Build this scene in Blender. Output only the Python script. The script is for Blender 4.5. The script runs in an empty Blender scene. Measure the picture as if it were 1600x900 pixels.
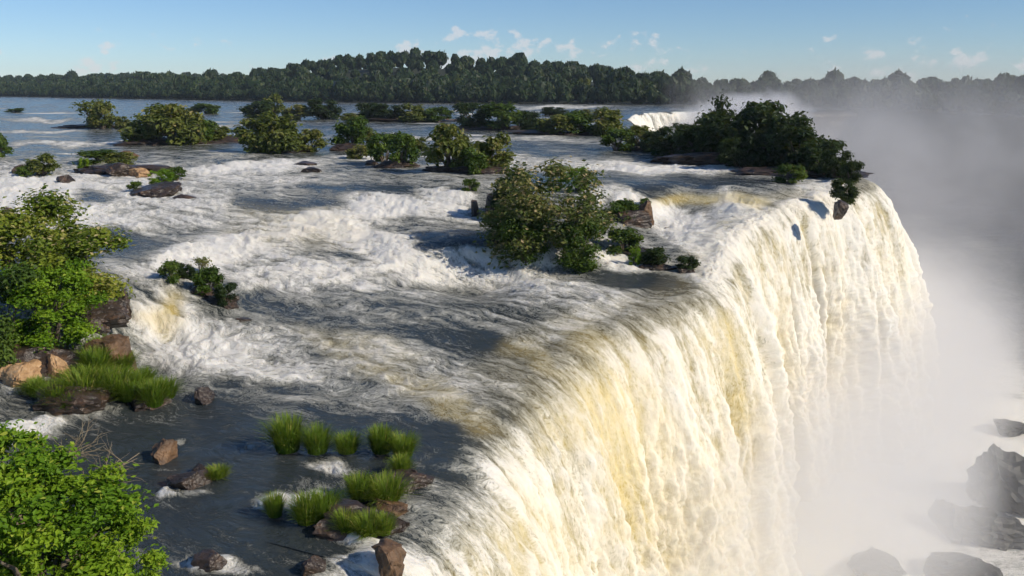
import bpy, math, random
import numpy as np

# ------------------------------------------------------------------ camera, sky, sun, exposure
scene = bpy.context.scene
COL = scene.collection
F_PX, CX, CY, HORIZON = 1400.0, 800.0, 450.0, 136.0
CAM_Z = 14.0
PITCH = math.atan((CY - HORIZON) / F_PX)
cam_data = bpy.data.cameras.new('camera')
cam_data.sensor_width = 36.0
cam_data.lens = 36.0 * F_PX / 1600.0
cam_data.clip_start, cam_data.clip_end = 0.2, 9000.0
cam = bpy.data.objects.new('camera', cam_data)
COL.objects.link(cam)
cam.location = (0, 0, CAM_Z)
cam.rotation_euler = (math.pi / 2 - PITCH, 0, 0)
scene.camera = cam

SUN_EL, SUN_AZ = math.radians(33), math.radians(114)     # azimuth clockwise from +Y (the view direction)
world = bpy.data.worlds.new('World')
scene.world = world
world.use_nodes = True
wt = world.node_tree
wt.nodes.clear()


class G:
    """tiny node-graph helper"""
    def __init__(self, tree):
        self.t = tree

    def n(self, kind, ins=None, **props):
        nd = self.t.nodes.new(kind)
        for k, v in props.items():
            setattr(nd, k, v)
        for k, v in (ins or {}).items():
            self.put(nd.inputs[k], v)
        return nd

    def put(self, sock, v):
        if isinstance(v, bpy.types.NodeSocket):
            self.t.links.new(v, sock)
        elif isinstance(v, bpy.types.Node):
            self.t.links.new(v.outputs[0], sock)
        else:
            sock.default_value = v

    def m(self, op, a, b=0.0, c=0.0, clamp=False):
        nd = self.t.nodes.new('ShaderNodeMath')
        nd.operation = op
        nd.use_clamp = clamp
        for i, v in enumerate((a, b, c)):
            self.put(nd.inputs[i], v)
        return nd.outputs[0]

    def mix(self, f, a, b, blend='MIX'):
        nd = self.t.nodes.new('ShaderNodeMix')
        nd.data_type = 'RGBA'
        nd.blend_type = blend
        self.put(nd.inputs[0], f)
        self.put(nd.inputs[6], a)
        self.put(nd.inputs[7], b)
        return nd.outputs[2]

    def step(self, v, lo, hi, a=0.0, b=1.0):
        nd = self.t.nodes.new('ShaderNodeMapRange')
        nd.interpolation_type = 'SMOOTHSTEP'
        for i, q in enumerate((v, lo, hi, a, b)):
            self.put(nd.inputs[i], q)
        return nd.outputs[0]

    def ramp(self, v, stops):
        nd = self.t.nodes.new('ShaderNodeValToRGB')
        cr = nd.color_ramp
        while len(cr.elements) < len(stops):
            cr.elements.new(0.5)
        for e, (p, c) in zip(cr.elements, stops):
            e.position = p
            e.color = (*c, 1)
        self.put(nd.inputs[0], v)
        return nd.outputs[0]

    def noise(self, vec, scale, detail=3.0, rough=0.55, dist=0.0):
        nd = self.t.nodes.new('ShaderNodeTexNoise')
        if vec is not None:
            self.put(nd.inputs['Vector'], vec)
        nd.inputs['Scale'].default_value = scale
        nd.inputs['Detail'].default_value = detail
        nd.inputs['Roughness'].default_value = rough
        nd.inputs['Distortion'].default_value = dist
        return nd.outputs[0]

    def attr(self, name, out='Fac'):
        nd = self.t.nodes.new('ShaderNodeAttribute')
        nd.attribute_name = name
        return nd.outputs[out]

    def scale(self, vec, s):
        nd = self.t.nodes.new('ShaderNodeVectorMath')
        nd.operation = 'MULTIPLY'
        self.put(nd.inputs[0], vec)
        nd.inputs[1].default_value = s
        return nd.outputs[0]


g = G(wt)
sky = g.n('ShaderNodeTexSky', sky_type='NISHITA', sun_disc=False, sun_elevation=SUN_EL,
          sun_rotation=SUN_AZ, altitude=1500.0, air_density=1.0, dust_density=0.1, ozone_density=6.5)
tc = g.n('ShaderNodeTexCoord')
sep = g.n('ShaderNodeSeparateXYZ', {0: tc.outputs['Generated']})
el = sep.outputs['Z']
# small fair-weather cumulus low over the horizon, all the way round
cv = g.scale(tc.outputs['Generated'], (1.0, 1.0, 1.5))
c1 = g.noise(cv, 38.0, 5.0, 0.58)
c2 = g.noise(cv, 5.0, 2.0, 0.5)
cl = g.m('ADD', g.m('MULTIPLY', c1, 0.75), g.m('MULTIPLY', c2, 0.45))
thr = g.step(el, 0.02, 0.10, 0.615, 0.82)
cmask = g.step(g.m('SUBTRACT', cl, thr), 0.0, 0.09)
cmask = g.m('MULTIPLY', cmask, g.step(el, 0.30, 0.12))
cmask = g.m('MULTIPLY', cmask, g.step(el, 0.0, 0.02, 0.0, 0.55))
skyc = g.mix(cmask, sky.outputs[0], (7.6, 7.2, 7.2, 1))
bg = g.n('ShaderNodeBackground', {'Color': skyc, 'Strength': 0.105})
wo = g.n('ShaderNodeOutputWorld', {'Surface': bg.outputs[0]})

sun_data = bpy.data.lights.new('sun', 'SUN')
sun_data.energy = 4.4
sun_data.angle = math.radians(0.55)
sun_data.color = (1.0, 0.885, 0.71)
sun = bpy.data.objects.new('sun', sun_data)
COL.objects.link(sun)
SUN_DIR = np.array([math.sin(SUN_AZ) * math.cos(SUN_EL), math.cos(SUN_AZ) * math.cos(SUN_EL), math.sin(SUN_EL)])
from mathutils import Vector
sun.rotation_euler = Vector(SUN_DIR).to_track_quat('Z', 'Y').to_euler()
sun.location = (150, -50, 120)

scene.render.engine = 'CYCLES'
vs = scene.view_settings
vs.view_transform = 'Standard'
vs.look = 'None'
vs.exposure = 0.0
vs.gamma = 1.0
vs.use_curve_mapping = False
cy = scene.cycles
cy.use_denoising = True
cy.max_bounces = 5
cy.diffuse_bounces = 2
cy.glossy_bounces = 2
cy.transmission_bounces = 3
cy.transparent_max_bounces = 8
cy.volume_bounces = 4
cy.caustics_reflective = False
cy.caustics_refractive = False
cy.sample_clamp_indirect = 4.0
cy.use_adaptive_sampling = True
cy.adaptive_threshold = 0.035

# ------------------------------------------------------------------ helpers
rng = np.random.default_rng(7)
random.seed(7)
FWD = np.array([0, math.cos(PITCH), -math.sin(PITCH)])
UPV = np.array([0, math.sin(PITCH), math.cos(PITCH)])


def at(px, py, z):
    """the point at height z on the line of sight through a photo pixel"""
    d = FWD + (px - CX) / F_PX * np.array([1, 0, 0]) - (py - CY) / F_PX * UPV
    t = (z - CAM_Z) / d[2]
    return np.array([d[0] * t, d[1] * t, z])


def to_px(P):
    v = P - np.array([0, 0, CAM_Z])
    w = np.maximum(v @ FWD, 0.5)
    return CX + F_PX * v[:, 0] / w, CY - F_PX * (v @ UPV) / w


_gt = rng.random(4096) * 2 * np.pi
_GX, _GY = np.cos(_gt), np.sin(_gt)


def pn(x, y, seed=0):
    xi, yi = np.floor(x).astype(np.int64), np.floor(y).astype(np.int64)
    xf, yf = x - xi, y - yi
    u, v = xf * xf * xf * (xf * (xf * 6 - 15) + 10), yf * yf * yf * (yf * (yf * 6 - 15) + 10)

    def gr(ix, iy, fx, fy):
        h = (ix * 374761393 + iy * 668265263 + seed * 974634177) & 0xffffffff
        h = ((h ^ (h >> 13)) * 1274126177) & 0xffffffff
        h = (h ^ (h >> 16)) & 4095
        return _GX[h] * fx + _GY[h] * fy
    a = gr(xi, yi, xf, yf)
    b = gr(xi + 1, yi, xf - 1, yf)
    c = gr(xi, yi + 1, xf, yf - 1)
    d = gr(xi + 1, yi + 1, xf - 1, yf - 1)
    return 1.5 * ((a + (b - a) * u) * (1 - v) + (c + (d - c) * u) * v)


def fbm(x, y, octs=4, seed=0, gain=0.5, mode=0):
    r, a, s = 0.0, 1.0, 0.0
    for i in range(octs):
        n = pn(x, y, seed + i * 17)
        if mode == 1:
            n = 1 - 2 * np.abs(n)          # ridged
        elif mode == 2:
            n = 2 * np.abs(n) - 0.6        # billow
        r = r + a * n
        s += a
        a *= gain
        x, y = x * 2.03 + 5.1, y * 2.03 - 3.7
    return r / s


def smooth(a, b, x):
    t = np.clip((x - a) / (b - a), 0, 1)
    return t * t * (3 - 2 * t)


def mesh_obj(name, verts, faces, mat=None, parent=None, attrs=None, shade=True, link=True):
    me = bpy.data.meshes.new(name)
    verts = np.ascontiguousarray(verts, dtype=np.float32)
    faces = np.ascontiguousarray(faces, dtype=np.int32)
    k = faces.shape[1]
    me.vertices.add(len(verts))
    me.vertices.foreach_set('co', verts.ravel())
    me.loops.add(faces.size)
    me.loops.foreach_set('vertex_index', faces.ravel())
    me.polygons.add(len(faces))
    me.polygons.foreach_set('loop_start', np.arange(0, faces.size, k, dtype=np.int32))
    me.polygons.foreach_set('use_smooth', np.full(len(faces), bool(shade)))
    for an, av in (attrs or {}).items():
        av = np.ascontiguousarray(av, dtype=np.float32)
        if av.ndim == 1:
            me.attributes.new(an, 'FLOAT', 'POINT').data.foreach_set('value', av)
        else:
            me.attributes.new(an, 'FLOAT_VECTOR', 'POINT').data.foreach_set('vector', av.ravel())
    me.update(calc_edges=True)
    if mat:
        me.materials.append(mat)
    ob = bpy.data.objects.new(name, me)
    if link:
        COL.objects.link(ob)
    if parent is not None:
        ob.parent = parent
    return ob


def tag(o, label=None, cat=None, group=None, kind=None):
    for k, v in (('label', label), ('category', cat), ('group', group), ('kind', kind)):
        if v:
            o[k] = v
    return o


def empty(name, loc, rz=0.0, scale=1.0):
    e = bpy.data.objects.new(name, None)
    COL.objects.link(e)
    e.location = loc
    e.rotation_euler = (0, 0, rz)
    e.scale = (scale, scale, scale) if not hasattr(scale, '__len__') else scale
    return e


def grid_faces(nr, nc):
    i = np.arange((nr - 1) * (nc - 1))
    r, c = i // (nc - 1), i % (nc - 1)
    a = r * nc + c
    return np.stack([a, a + 1, a + nc + 1, a + nc], 1)


# ------------------------------------------------------------------ materials
def new_mat(name):
    m = bpy.data.materials.new(name)
    m.use_nodes = True
    m.node_tree.nodes.clear()
    return m, G(m.node_tree)


def finish(m, gg, shader):
    gg.n('ShaderNodeOutputMaterial', {'Surface': shader})
    return m


def water_material():
    m, q = new_mat('river_water')
    flow = q.attr('flow', 'Vector')
    foam = q.attr('foam')
    och = q.attr('ochre')
    gain = q.attr('fine')                       # 1 = near water, 0 = too far off to see ripples
    streak = q.noise(q.scale(flow, (0.26, 1.0, 0.0)), 1.0, 5.0, 0.62, 0.8)
    lace = q.noise(q.scale(flow, (1.0, 1.7, 0.0)), 1.5, 6.0, 0.68, 1.3)
    web = q.noise(q.scale(flow, (1.0, 1.5, 0.0)), 3.2, 4.0, 0.65, 1.6)
    web = q.m('SUBTRACT', 0.86, q.m('MULTIPLY', q.m('ABSOLUTE', q.m('SUBTRACT', web, 0.5)), 3.4))
    n = q.m('ADD', q.m('ADD', q.m('MULTIPLY', streak, 0.42), q.m('MULTIPLY', lace, 0.36)), q.m('MULTIPLY', web, 0.20))
    cover = q.m('ADD', q.m('MULTIPLY', q.m('SUBTRACT', n, 0.5), 3.6), q.m('SUBTRACT', q.m('MULTIPLY', foam, 1.5), 0.31))
    cover = q.m('MAXIMUM', q.m('MINIMUM', cover, 1.0), 0.0)
    tea = q.mix(och, (0.012, 0.027, 0.042, 1), (0.60, 0.46, 0.16, 1))
    thin = q.mix(och, (0.26, 0.27, 0.25, 1), (0.76, 0.65, 0.36, 1))
    white = q.mix(och, (0.76, 0.75, 0.71, 1), (0.77, 0.68, 0.47, 1))
    c = q.mix(q.step(cover, 0.0, 0.5), tea, thin)
    c = q.mix(q.step(cover, 0.35, 0.95), c, white)
    rough = q.step(cover, 0.0, 0.7, 0.16, 0.75)
    spec = q.step(cover, 0.2, 0.8, 0.5, 0.1)
    rip = q.noise(q.scale(flow, (0.8, 1.5, 0.0)), 2.2, 5.0, 0.6, 0.3)
    grain = q.noise(q.scale(flow, (1.0, 1.0, 0.0)), 6.0, 4.0, 0.7)
    hgt = q.m('ADD', q.m('MULTIPLY', rip, 0.15), q.m('MULTIPLY', q.m('MULTIPLY', grain, cover), 0.07))
    hgt = q.m('ADD', hgt, q.m('MULTIPLY', cover, 0.05))
    bump = q.n('ShaderNodeBump', {'Strength': q.m('MULTIPLY', gain, 0.9), 'Distance': 1.0, 'Height': hgt})
    b = q.n('ShaderNodeBsdfPrincipled', {'Base Color': c, 'Roughness': rough, 'IOR': 1.33,
                                         'Specular IOR Level': spec, 'Normal': bump.outputs[0],
                                         'Subsurface Weight': q.step(cover, 0.3, 0.9, 0.0, 0.8), 'Subsurface Radius': (1.0, 0.9, 0.75), 'Subsurface Scale': 0.2})
    return finish(m, q, b.outputs[0])


def leaf_material(name, stops, trans=0.35, rough=0.55):
    m, q = new_mat(name)
    t = q.attr('tint')
    oi = q.n('ShaderNodeObjectInfo')
    tt = q.m('ADD', t, q.m('MULTIPLY', q.m('SUBTRACT', oi.outputs['Random'], 0.5), 0.16), clamp=True)
    c = q.ramp(tt, stops)
    d = q.n('ShaderNodeBsdfPrincipled', {'Base Color': c, 'Roughness': rough, 'Specular IOR Level': 0.25})
    tr = q.n('ShaderNodeBsdfTranslucent', {'Color': q.mix(0.5, c, (0.25, 0.30, 0.03, 1))})
    mx = q.n('ShaderNodeMixShader', {0: trans, 1: d.outputs[0], 2: tr.outputs[0]})
    return finish(m, q, mx.outputs[0])


def rock_material(name, dark, mid, light, wet=0.4):
    m, q = new_mat(name)
    geo = q.n('ShaderNodeNewGeometry')
    p = geo.outputs['Position']
    a = q.noise(p, 1.3, 5.0, 0.62, 0.3)
    b = q.noise(p, 6.0, 4.0, 0.65)
    v = q.m('ADD', q.m('MULTIPLY', a, 0.7), q.m('MULTIPLY', b, 0.3))
    c = q.ramp(v, [(0.30, dark), (0.52, mid), (0.74, light)])
    h = q.m('ADD', q.m('MULTIPLY', a, 0.5), q.m('MULTIPLY', b, 0.25))
    bump = q.n('ShaderNodeBump', {'Strength': 0.8, 'Distance': 0.3, 'Height': h})
    s = q.n('ShaderNodeBsdfPrincipled', {'Base Color': c, 'Roughness': wet, 'Normal': bump.outputs[0]})
    return finish(m, q, s.outputs[0])


M_WATER = water_material()
M_ROCK = rock_material('wet_basalt', (0.012, 0.010, 0.010), (0.05, 0.036, 0.028), (0.16, 0.09, 0.05), 0.35)
M_ROCK_BROWN = rock_material('brown_basalt', (0.025, 0.017, 0.012), (0.13, 0.075, 0.04), (0.28, 0.165, 0.085), 0.6)
M_ROCK_PALE = rock_material('pale_rock', (0.10, 0.05, 0.03), (0.42, 0.26, 0.13), (0.62, 0.48, 0.33), 0.75)
M_ROCK_GREY = rock_material('grey_rock', (0.012, 0.013, 0.014), (0.035, 0.037, 0.036), (0.075, 0.078, 0.07), 0.5)
M_CLIFF = rock_material('cliff_rock', (0.015, 0.013, 0.012), (0.05, 0.04, 0.03), (0.11, 0.08, 0.05), 0.5)
M_LAND = rock_material('forest_soil', (0.012, 0.018, 0.008), (0.02, 0.028, 0.012), (0.035, 0.04, 0.02), 0.9)
M_BARK = rock_material('bark', (0.05, 0.04, 0.03), (0.12, 0.095, 0.07), (0.25, 0.21, 0.16), 0.85)
L_BRIGHT = leaf_material('leaf_bright', [(0.0, (0.04, 0.11, 0.006)), (0.42, (0.15, 0.29, 0.016)), (0.8, (0.28, 0.42, 0.028)), (1.0, (0.42, 0.48, 0.07))], 0.4)
L_OLIVE = leaf_material('leaf_olive', [(0.0, (0.035, 0.06, 0.012)), (0.5, (0.125, 0.155, 0.030)), (0.85, (0.24, 0.23, 0.065)), (1.0, (0.38, 0.30, 0.13))], 0.3)
L_GREEN = leaf_material('leaf_green', [(0.0, (0.018, 0.042, 0.006)), (0.5, (0.06, 0.115, 0.016)), (0.9, (0.14, 0.20, 0.03)), (1.0, (0.22, 0.24, 0.06))], 0.3)
L_DARK = leaf_material('leaf_dark', [(0.0, (0.008, 0.018, 0.006)), (0.5, (0.02, 0.042, 0.012)), (0.9, (0.05, 0.085, 0.02)), (1.0, (0.08, 0.11, 0.03))], 0.25)
L_TAN = leaf_material('leaf_tan', [(0.0, (0.03, 0.055, 0.012)), (0.45, (0.11, 0.15, 0.036)), (0.75, (0.24, 0.22, 0.08)), (1.0, (0.50, 0.38, 0.22))], 0.3)
L_MIXED = leaf_material('leaf_mixed', [(0.0, (0.035, 0.07, 0.008)), (0.42, (0.16, 0.23, 0.022)), (0.8, (0.31, 0.33, 0.05)), (1.0, (0.52, 0.44, 0.24))], 0.35)
L_GRASS = leaf_material('grass_blade', [(0.0, (0.03, 0.08, 0.008)), (0.5, (0.13, 0.23, 0.02)), (0.85, (0.25, 0.32, 0.035)), (1.0, (0.42, 0.38, 0.10))], 0.35)
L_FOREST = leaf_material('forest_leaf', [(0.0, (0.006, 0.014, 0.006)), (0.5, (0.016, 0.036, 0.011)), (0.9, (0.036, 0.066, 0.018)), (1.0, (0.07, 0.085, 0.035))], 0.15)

# ------------------------------------------------------------------ river surface: heights read at photo pixels
CTRL = [
    (0, 900, .1), (100, 770, 0), (250, 650, 0), (400, 700, 0), (300, 850, -.05), (480, 840, -.05), (560, 650, .02), (650, 700, .02),
    (0, 690, .5), (120, 655, .25), (30, 640, .6), (300, 590, .3), (450, 590, .35), (600, 590, .35), (700, 640, .1), (800, 590, .2),
    (500, 520, .9), (650, 520, .85), (750, 540, .5), (900, 520, .5), (950, 470, .9), (1070, 455, .85), (700, 470, 1.1), (850, 440, 1.2),
    (980, 430, 1.2), (350, 525, .9), (300, 535, .8), (420, 480, 1.2), (550, 450, 1.5), (235, 452, 2.5), (200, 440, 2.7), (290, 522, .9),
    (150, 505, 2.2), (210, 560, .6), (185, 515, 1.5), (380, 450, 1.8), (330, 405, 2.3), (250, 400, 2.8), (450, 415, 2.0), (560, 400, 2.0),
    (650, 425, 1.3), (710, 383, 2.6), (785, 384, 2.6), (865, 388, 2.6), (710, 416, 1.3), (785, 418, 1.25), (865, 422, 1.25),
    (680, 358, 2.8), (760, 362, 2.75), (600, 350, 2.9), (690, 296, 4.6), (765, 297, 4.6), (700, 343, 3.0), (770, 343, 3.0),
    (500, 330, 3.4), (400, 345, 3.2), (300, 345, 3.3), (180, 375, 3.0), (80, 330, 3.7), (0, 310, 4.0), (250, 310, 4.0), (450, 300, 4.2),
    (600, 285, 4.6), (300, 252, 5.0), (400, 248, 5.0), (470, 245, 5.0), (300, 268, 4.5), (400, 270, 4.5), (470, 270, 4.6),
    (900, 285, 4.8), (1000, 280, 4.8), (1100, 285, 4.8), (1240, 285, 4.7), (1300, 285, 4.7), (850, 270, 4.8), (960, 300, 4.6),
    (1040, 297, 4.7), (1120, 299, 4.7), (1200, 300, 4.7), (1250, 302, 4.5), (970, 330, 3.4), (1050, 325, 3.3), (1120, 328, 3.4),
    (960, 420, 1.4), (1040, 395, 1.8), (1075, 370, 2.4), (1050, 430, 1.1), (0, 240, 5.0),
    (200, 235, 5.1), (600, 240, 5.0), (900, 235, 5.0), (1000, 240, 4.9), (0, 200, 5.2), (400, 200, 5.2), (800, 200, 5.2), (1100, 230, 5.0),
    (0, 160, 5.4), (500, 170, 5.4), (900, 175, 5.2), (-400, 300, 4.2), (-400, 600, 1.0), (-500, 200, 5.2), (1500, 230, 5.0), (-300, 800, .3),
]
LIP_PX = [(470, 905, -.15), (560, 872, -.1), (632, 800, 0), (672, 725, 0), (700, 672, .05), (790, 592, .2), (880, 528, .5), (980, 485, .7),
          (1075, 452, .9), (1098, 415, 1.5), (1122, 378, 2.3), (1155, 345, 3.2), (1205, 320, 4.0), (1262, 305, 4.4), (1338, 288, 4.7)]
LIP = [np.array([-8.0, 11.0, -.2])] + [at(*p) for p in LIP_PX] + [np.array([36.0, 94, 4.8]), np.array([34.5, 108, 4.9])]


def to_q(x, y):
    return np.stack([x / np.maximum(y, 4.0) * 3.0, np.log(np.maximum(y, 4.0)) * 2.0], -1)


_cp = np.array([at(*c) for c in CTRL] + list(LIP))
_cq = to_q(_cp[:, 0], _cp[:, 1])


def _tps(r2):
    return 0.5 * r2 * np.log(r2 + 1e-9)


_n = len(_cq)
_K = _tps(((_cq[:, None] - _cq[None]) ** 2).sum(-1)) + np.eye(_n) * 2e-4
_P = np.concatenate([np.ones((_n, 1)), _cq], 1)
_A = np.block([[_K, _P], [_P.T, np.zeros((3, 3))]])
_W = np.linalg.solve(_A, np.concatenate([_cp[:, 2], np.zeros(3)]))


def river_z(x, y):
    x, y = np.atleast_1d(np.asarray(x, float)), np.atleast_1d(np.asarray(y, float))
    out = np.empty(len(x))
    for i in range(0, len(x), 40000):
        q = to_q(x[i:i + 40000], y[i:i + 40000])
        r2 = ((q[:, None] - _cq[None]) ** 2).sum(-1)
        out[i:i + 40000] = _tps(r2) @ _W[:_n] + _W[_n] + q @ _W[_n + 1:]
    out = np.clip(out, -0.4, 5.6)
    far = smooth(110, 220, y)
    return out * (1 - far) + (5.0 + 0.4 * smooth(150, 500, y)) * far


def ground(px, py):
    z = 2.5
    for _ in range(25):
        p = at(px, py, z)
        z = 0.5 * z + 0.5 * float(river_z(p[0], p[1])[0])
    return at(px, py, z)


# lip polyline, Catmull-Rom
def catmull(P, per):
    P = [2 * P[0] - P[1]] + list(P) + [2 * P[-1] - P[-2]]
    out = []
    for i in range(1, len(P) - 2):
        p0, p1, p2, p3 = P[i - 1], P[i], P[i + 1], P[i + 2]
        for k in range(per):
            t = k / per
            out.append(0.5 * (2 * p1 + (p2 - p0) * t + (2 * p0 - 5 * p1 + 4 * p2 - p3) * t * t + (3 * p1 - p0 - 3 * p2 + p3) * t ** 3))
    out.append(P[-2])
    return np.array(out)


LIPC = catmull(LIP, 10)
SHORE = [(-2600, 2300), (-1400, 1500), (-800, 1120), (-525, 900), (-300, 700), (-90, 520), (34, 470), (80, 450), (125, 400), (150, 330), (152, 250), (145, 150), (140, 50), (138, -80)]  # right end pulled in so its mostly unseen wall shades the gorge mist
BACK = [(33, 128), (31, 165), (28, 205), (32, 255), (40, 300), (47, 322), (64, 336), (95, 344), (118, 350), (137, 364)]
GORGE = np.array([(p[0], p[1]) for p in LIPC] + BACK + [(150, 330), (152, 250), (145, 150), (140, 50), (138, -80), (-14, -80), (-14, -10)])


def inside(poly, x, y):
    c = np.zeros(len(x), bool)
    for (x0, y0), (x1, y1) in zip(poly, np.roll(poly, -1, 0)):
        if y0 == y1:
            continue
        m = ((y0 > y) != (y1 > y))
        c ^= m & (x < (x1 - x0) * (y - y0) / (y1 - y0) + x0)
    return c


def poly_dist(poly, x, y, closed=False):
    best = np.full(len(x), 1e9)
    nxt = np.roll(poly, -1, 0)
    for i in range(len(poly) - (0 if closed else 1)):
        a, b = poly[i][:2], nxt[i][:2]
        e = b - a
        l2 = max(e @ e, 1e-9)
        t = np.clip(((x - a[0]) * e[0] + (y - a[1]) * e[1]) / l2, 0, 1)
        best = np.minimum(best, (x - a[0] - t * e[0]) ** 2 + (y - a[1] - t * e[1]) ** 2)
    return np.sqrt(best)


# where the water breaks: (px, py, rx, ry, rotation, foam 0..1), later entries over earlier ones
FOAM = [
    (100, 310, 330, 60, 0, .62), (40, 300, 90, 26, 0, .9), (100, 340, 130, 22, 8, .85), (330, 335, 130, 20, 4, .55), (390, 262, 105, 10, -2, .95),
    (430, 280, 90, 10, 0, .6), (150, 305, 40, 10, 0, .2), (440, 322, 70, 15, 0, .08), (590, 292, 110, 10, 0, .12), (175, 378, 75, 20, 6, .12),
    (330, 395, 140, 26, -12, .95), (520, 350, 90, 22, 6, .85), (600, 325, 80, 20, 6, .95), (570, 375, 110, 22, 8, .85), (470, 430, 170, 30, 4, .68),
    (640, 415, 80, 20, 14, .88), (700, 320, 50, 26, 30, .75), (730, 380, 95, 14, 4, .12), (660, 352, 40, 10, 10, .4), (785, 402, 90, 16, 3, 1.0),
    (800, 440, 130, 18, 6, .72), (1000, 441, 75, 13, 6, .03), (900, 470, 120, 16, 4, .5), (600, 497, 120, 16, 10, .36), (720, 530, 110, 20, 14, .1),
    (560, 545, 150, 16, 12, .52), (260, 500, 60, 50, 30, .95), (330, 545, 120, 40, 6, .92), (430, 575, 110, 24, 6, .7), (620, 590, 120, 22, 18, .5),
    (560, 625, 130, 16, 6, .34), (720, 610, 70, 26, 35, .45), (250, 730, 330, 100, 0, .0), (420, 840, 140, 90, 0, .05), (330, 640, 160, 24, 4, .10),
    (600, 690, 110, 32, 6, .03), (690, 695, 26, 36, 0, .02), (40, 672, 90, 18, -14, .75), (520, 728, 40, 10, 10, .6), (500, 770, 60, 20, 0, .35),
    (480, 790, 30, 20, 0, .7), (560, 850, 70, 14, 20, .7), (600, 895, 90, 30, 0, .95),
    (330, 880, 60, 14, 6, .5), (1000, 262, 180, 9, 1, .72), (860, 252, 90, 8, 0, .55), (1090, 285, 150, 9, 0, .10), (870, 280, 60, 10, 0, .10),
    (930, 309, 20, 12, 0, .9), (1110, 312, 150, 13, 0, .30), (1010, 320, 60, 16, 20, .95), (1090, 360, 130, 26, 20, 1.0), (980, 410, 50, 20, 10, .9), (1180, 345, 70, 26, 30, .95),
    (1170, 395, 110, 34, -28, .95), (1235, 335, 50, 30, -30, .85), (1290, 305, 50, 16, -25, .7), (900, 505, 110, 18, -22, .52), (1000, 441, 66, 11, 6, .03), (600, 690, 120, 34, 6, .03), (690, 695, 30, 34, 0, .02), (262, 480, 30, 30, 40, .42), (268, 770, 24, 9, 0, .9), (300, 770, 40, 6, 0, .35), (250, 728, 34, 5, 0, .3), (283, 690, 16, 6, 0, .5), (385, 700, 20, 5, 0, .4), (350, 885, 50, 12, 10, .8), (440, 782, 40, 10, 0, .7), (1270, 292, 30, 8, 0, .6), (830, 218, 130, 6, 0, .45), (560, 250, 70, 6, 0, .5), (360, 242, 60, 5, 0, .4), (120, 228, 130, 4, 0, .6), (60, 206, 70, 3, 0, .55),
    (650, 213, 40, 4, 0, .6), (880, 168, 90, 4, 0, .5), (320, 193, 60, 3, 0, .5), (60, 186, 60, 2.5, 0, .5),
]
OCHRE = [(430, 330, 60, 16, 0, .25), (480, 360, 120, 30, 0, .3), (255, 488, 34, 34, 40, 1.0), (640, 600, 120, 24, 22, .4), (720, 640, 60, 26, 35, .55), (840, 560, 60, 30, 30, .5), (1100, 313, 90, 10, 0, .9), (1170, 318, 24, 16, 0, 1.0),
         (760, 400, 60, 14, 0, .35), (560, 540, 120, 20, 12, .3), (920, 530, 60, 30, 30, .5)]


def paint(px, py, ops, base):
    v = np.full(len(px), base, float) if np.isscalar(base) else base.copy()
    for (x, y, rx, ry, rot, val) in ops:
        c, s = math.cos(math.radians(rot)), math.sin(math.radians(rot))
        dx, dy = px - x, py - y
        r = np.sqrt(((dx * c + dy * s) / rx) ** 2 + ((-dx * s + dy * c) / ry) ** 2)
        w = 1 - smooth(0.25, 1.45, r)
        v += (val - v) * w
    return v


FLOW = np.array([0.85, -0.53])


def flow_uv(x, y):
    u = x * FLOW[0] + y * FLOW[1]
    v = -x * FLOW[1] + y * FLOW[0]
    return (u + 1.6 * pn(x * .06, y * .06, 5) + .7 * pn(x * .3, y * .3, 7) + .25 * pn(x * .9, y * .9, 9),
            v + 1.6 * pn(x * .06 + 9, y * .06, 6) + .7 * pn(x * .3 + 4, y * .3, 8) + .25 * pn(x * .9 + 2, y * .9, 10))


def foam_field(x, y, z):
    px, py = to_px(np.stack([x, y, z], 1))
    n = fbm(x * .045, y * .045, 3, 31)
    px2, py2 = px + 22 * pn(px / 70, py / 30, 41), py + 9 * pn(px / 70, py / 30, 42)
    mid = smooth(235, 262, py) * (1 - smooth(590, 680, py + .12 * (px - 400) * (px < 400)))
    base = 0.20 + 0.10 * n + .12 * mid
    f = paint(px2, py2, FOAM, base)
    o = paint(px2, py2, OCHRE, 0.04)
    return np.clip(f, 0, 1), np.clip(o, 0, 1)


def river_relief(x, y, f):
    """waves, boils and standing crests, larger where the water breaks"""
    u, v = flow_uv(x, y)
    big = fbm(u * .16, v * .24, 3, 51)
    rid = fbm(u * .38, v * .75, 4, 61, 0.55, 1)
    fine = fbm(u * 1.1, v * 1.7, 3, 71, 0.55, 2)
    a = 0.05 + 0.42 * smooth(.1, .8, f)
    return a * (1.05 * big + 0.6 * (rid - .2) + 0.20 * fine), rid, big


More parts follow.
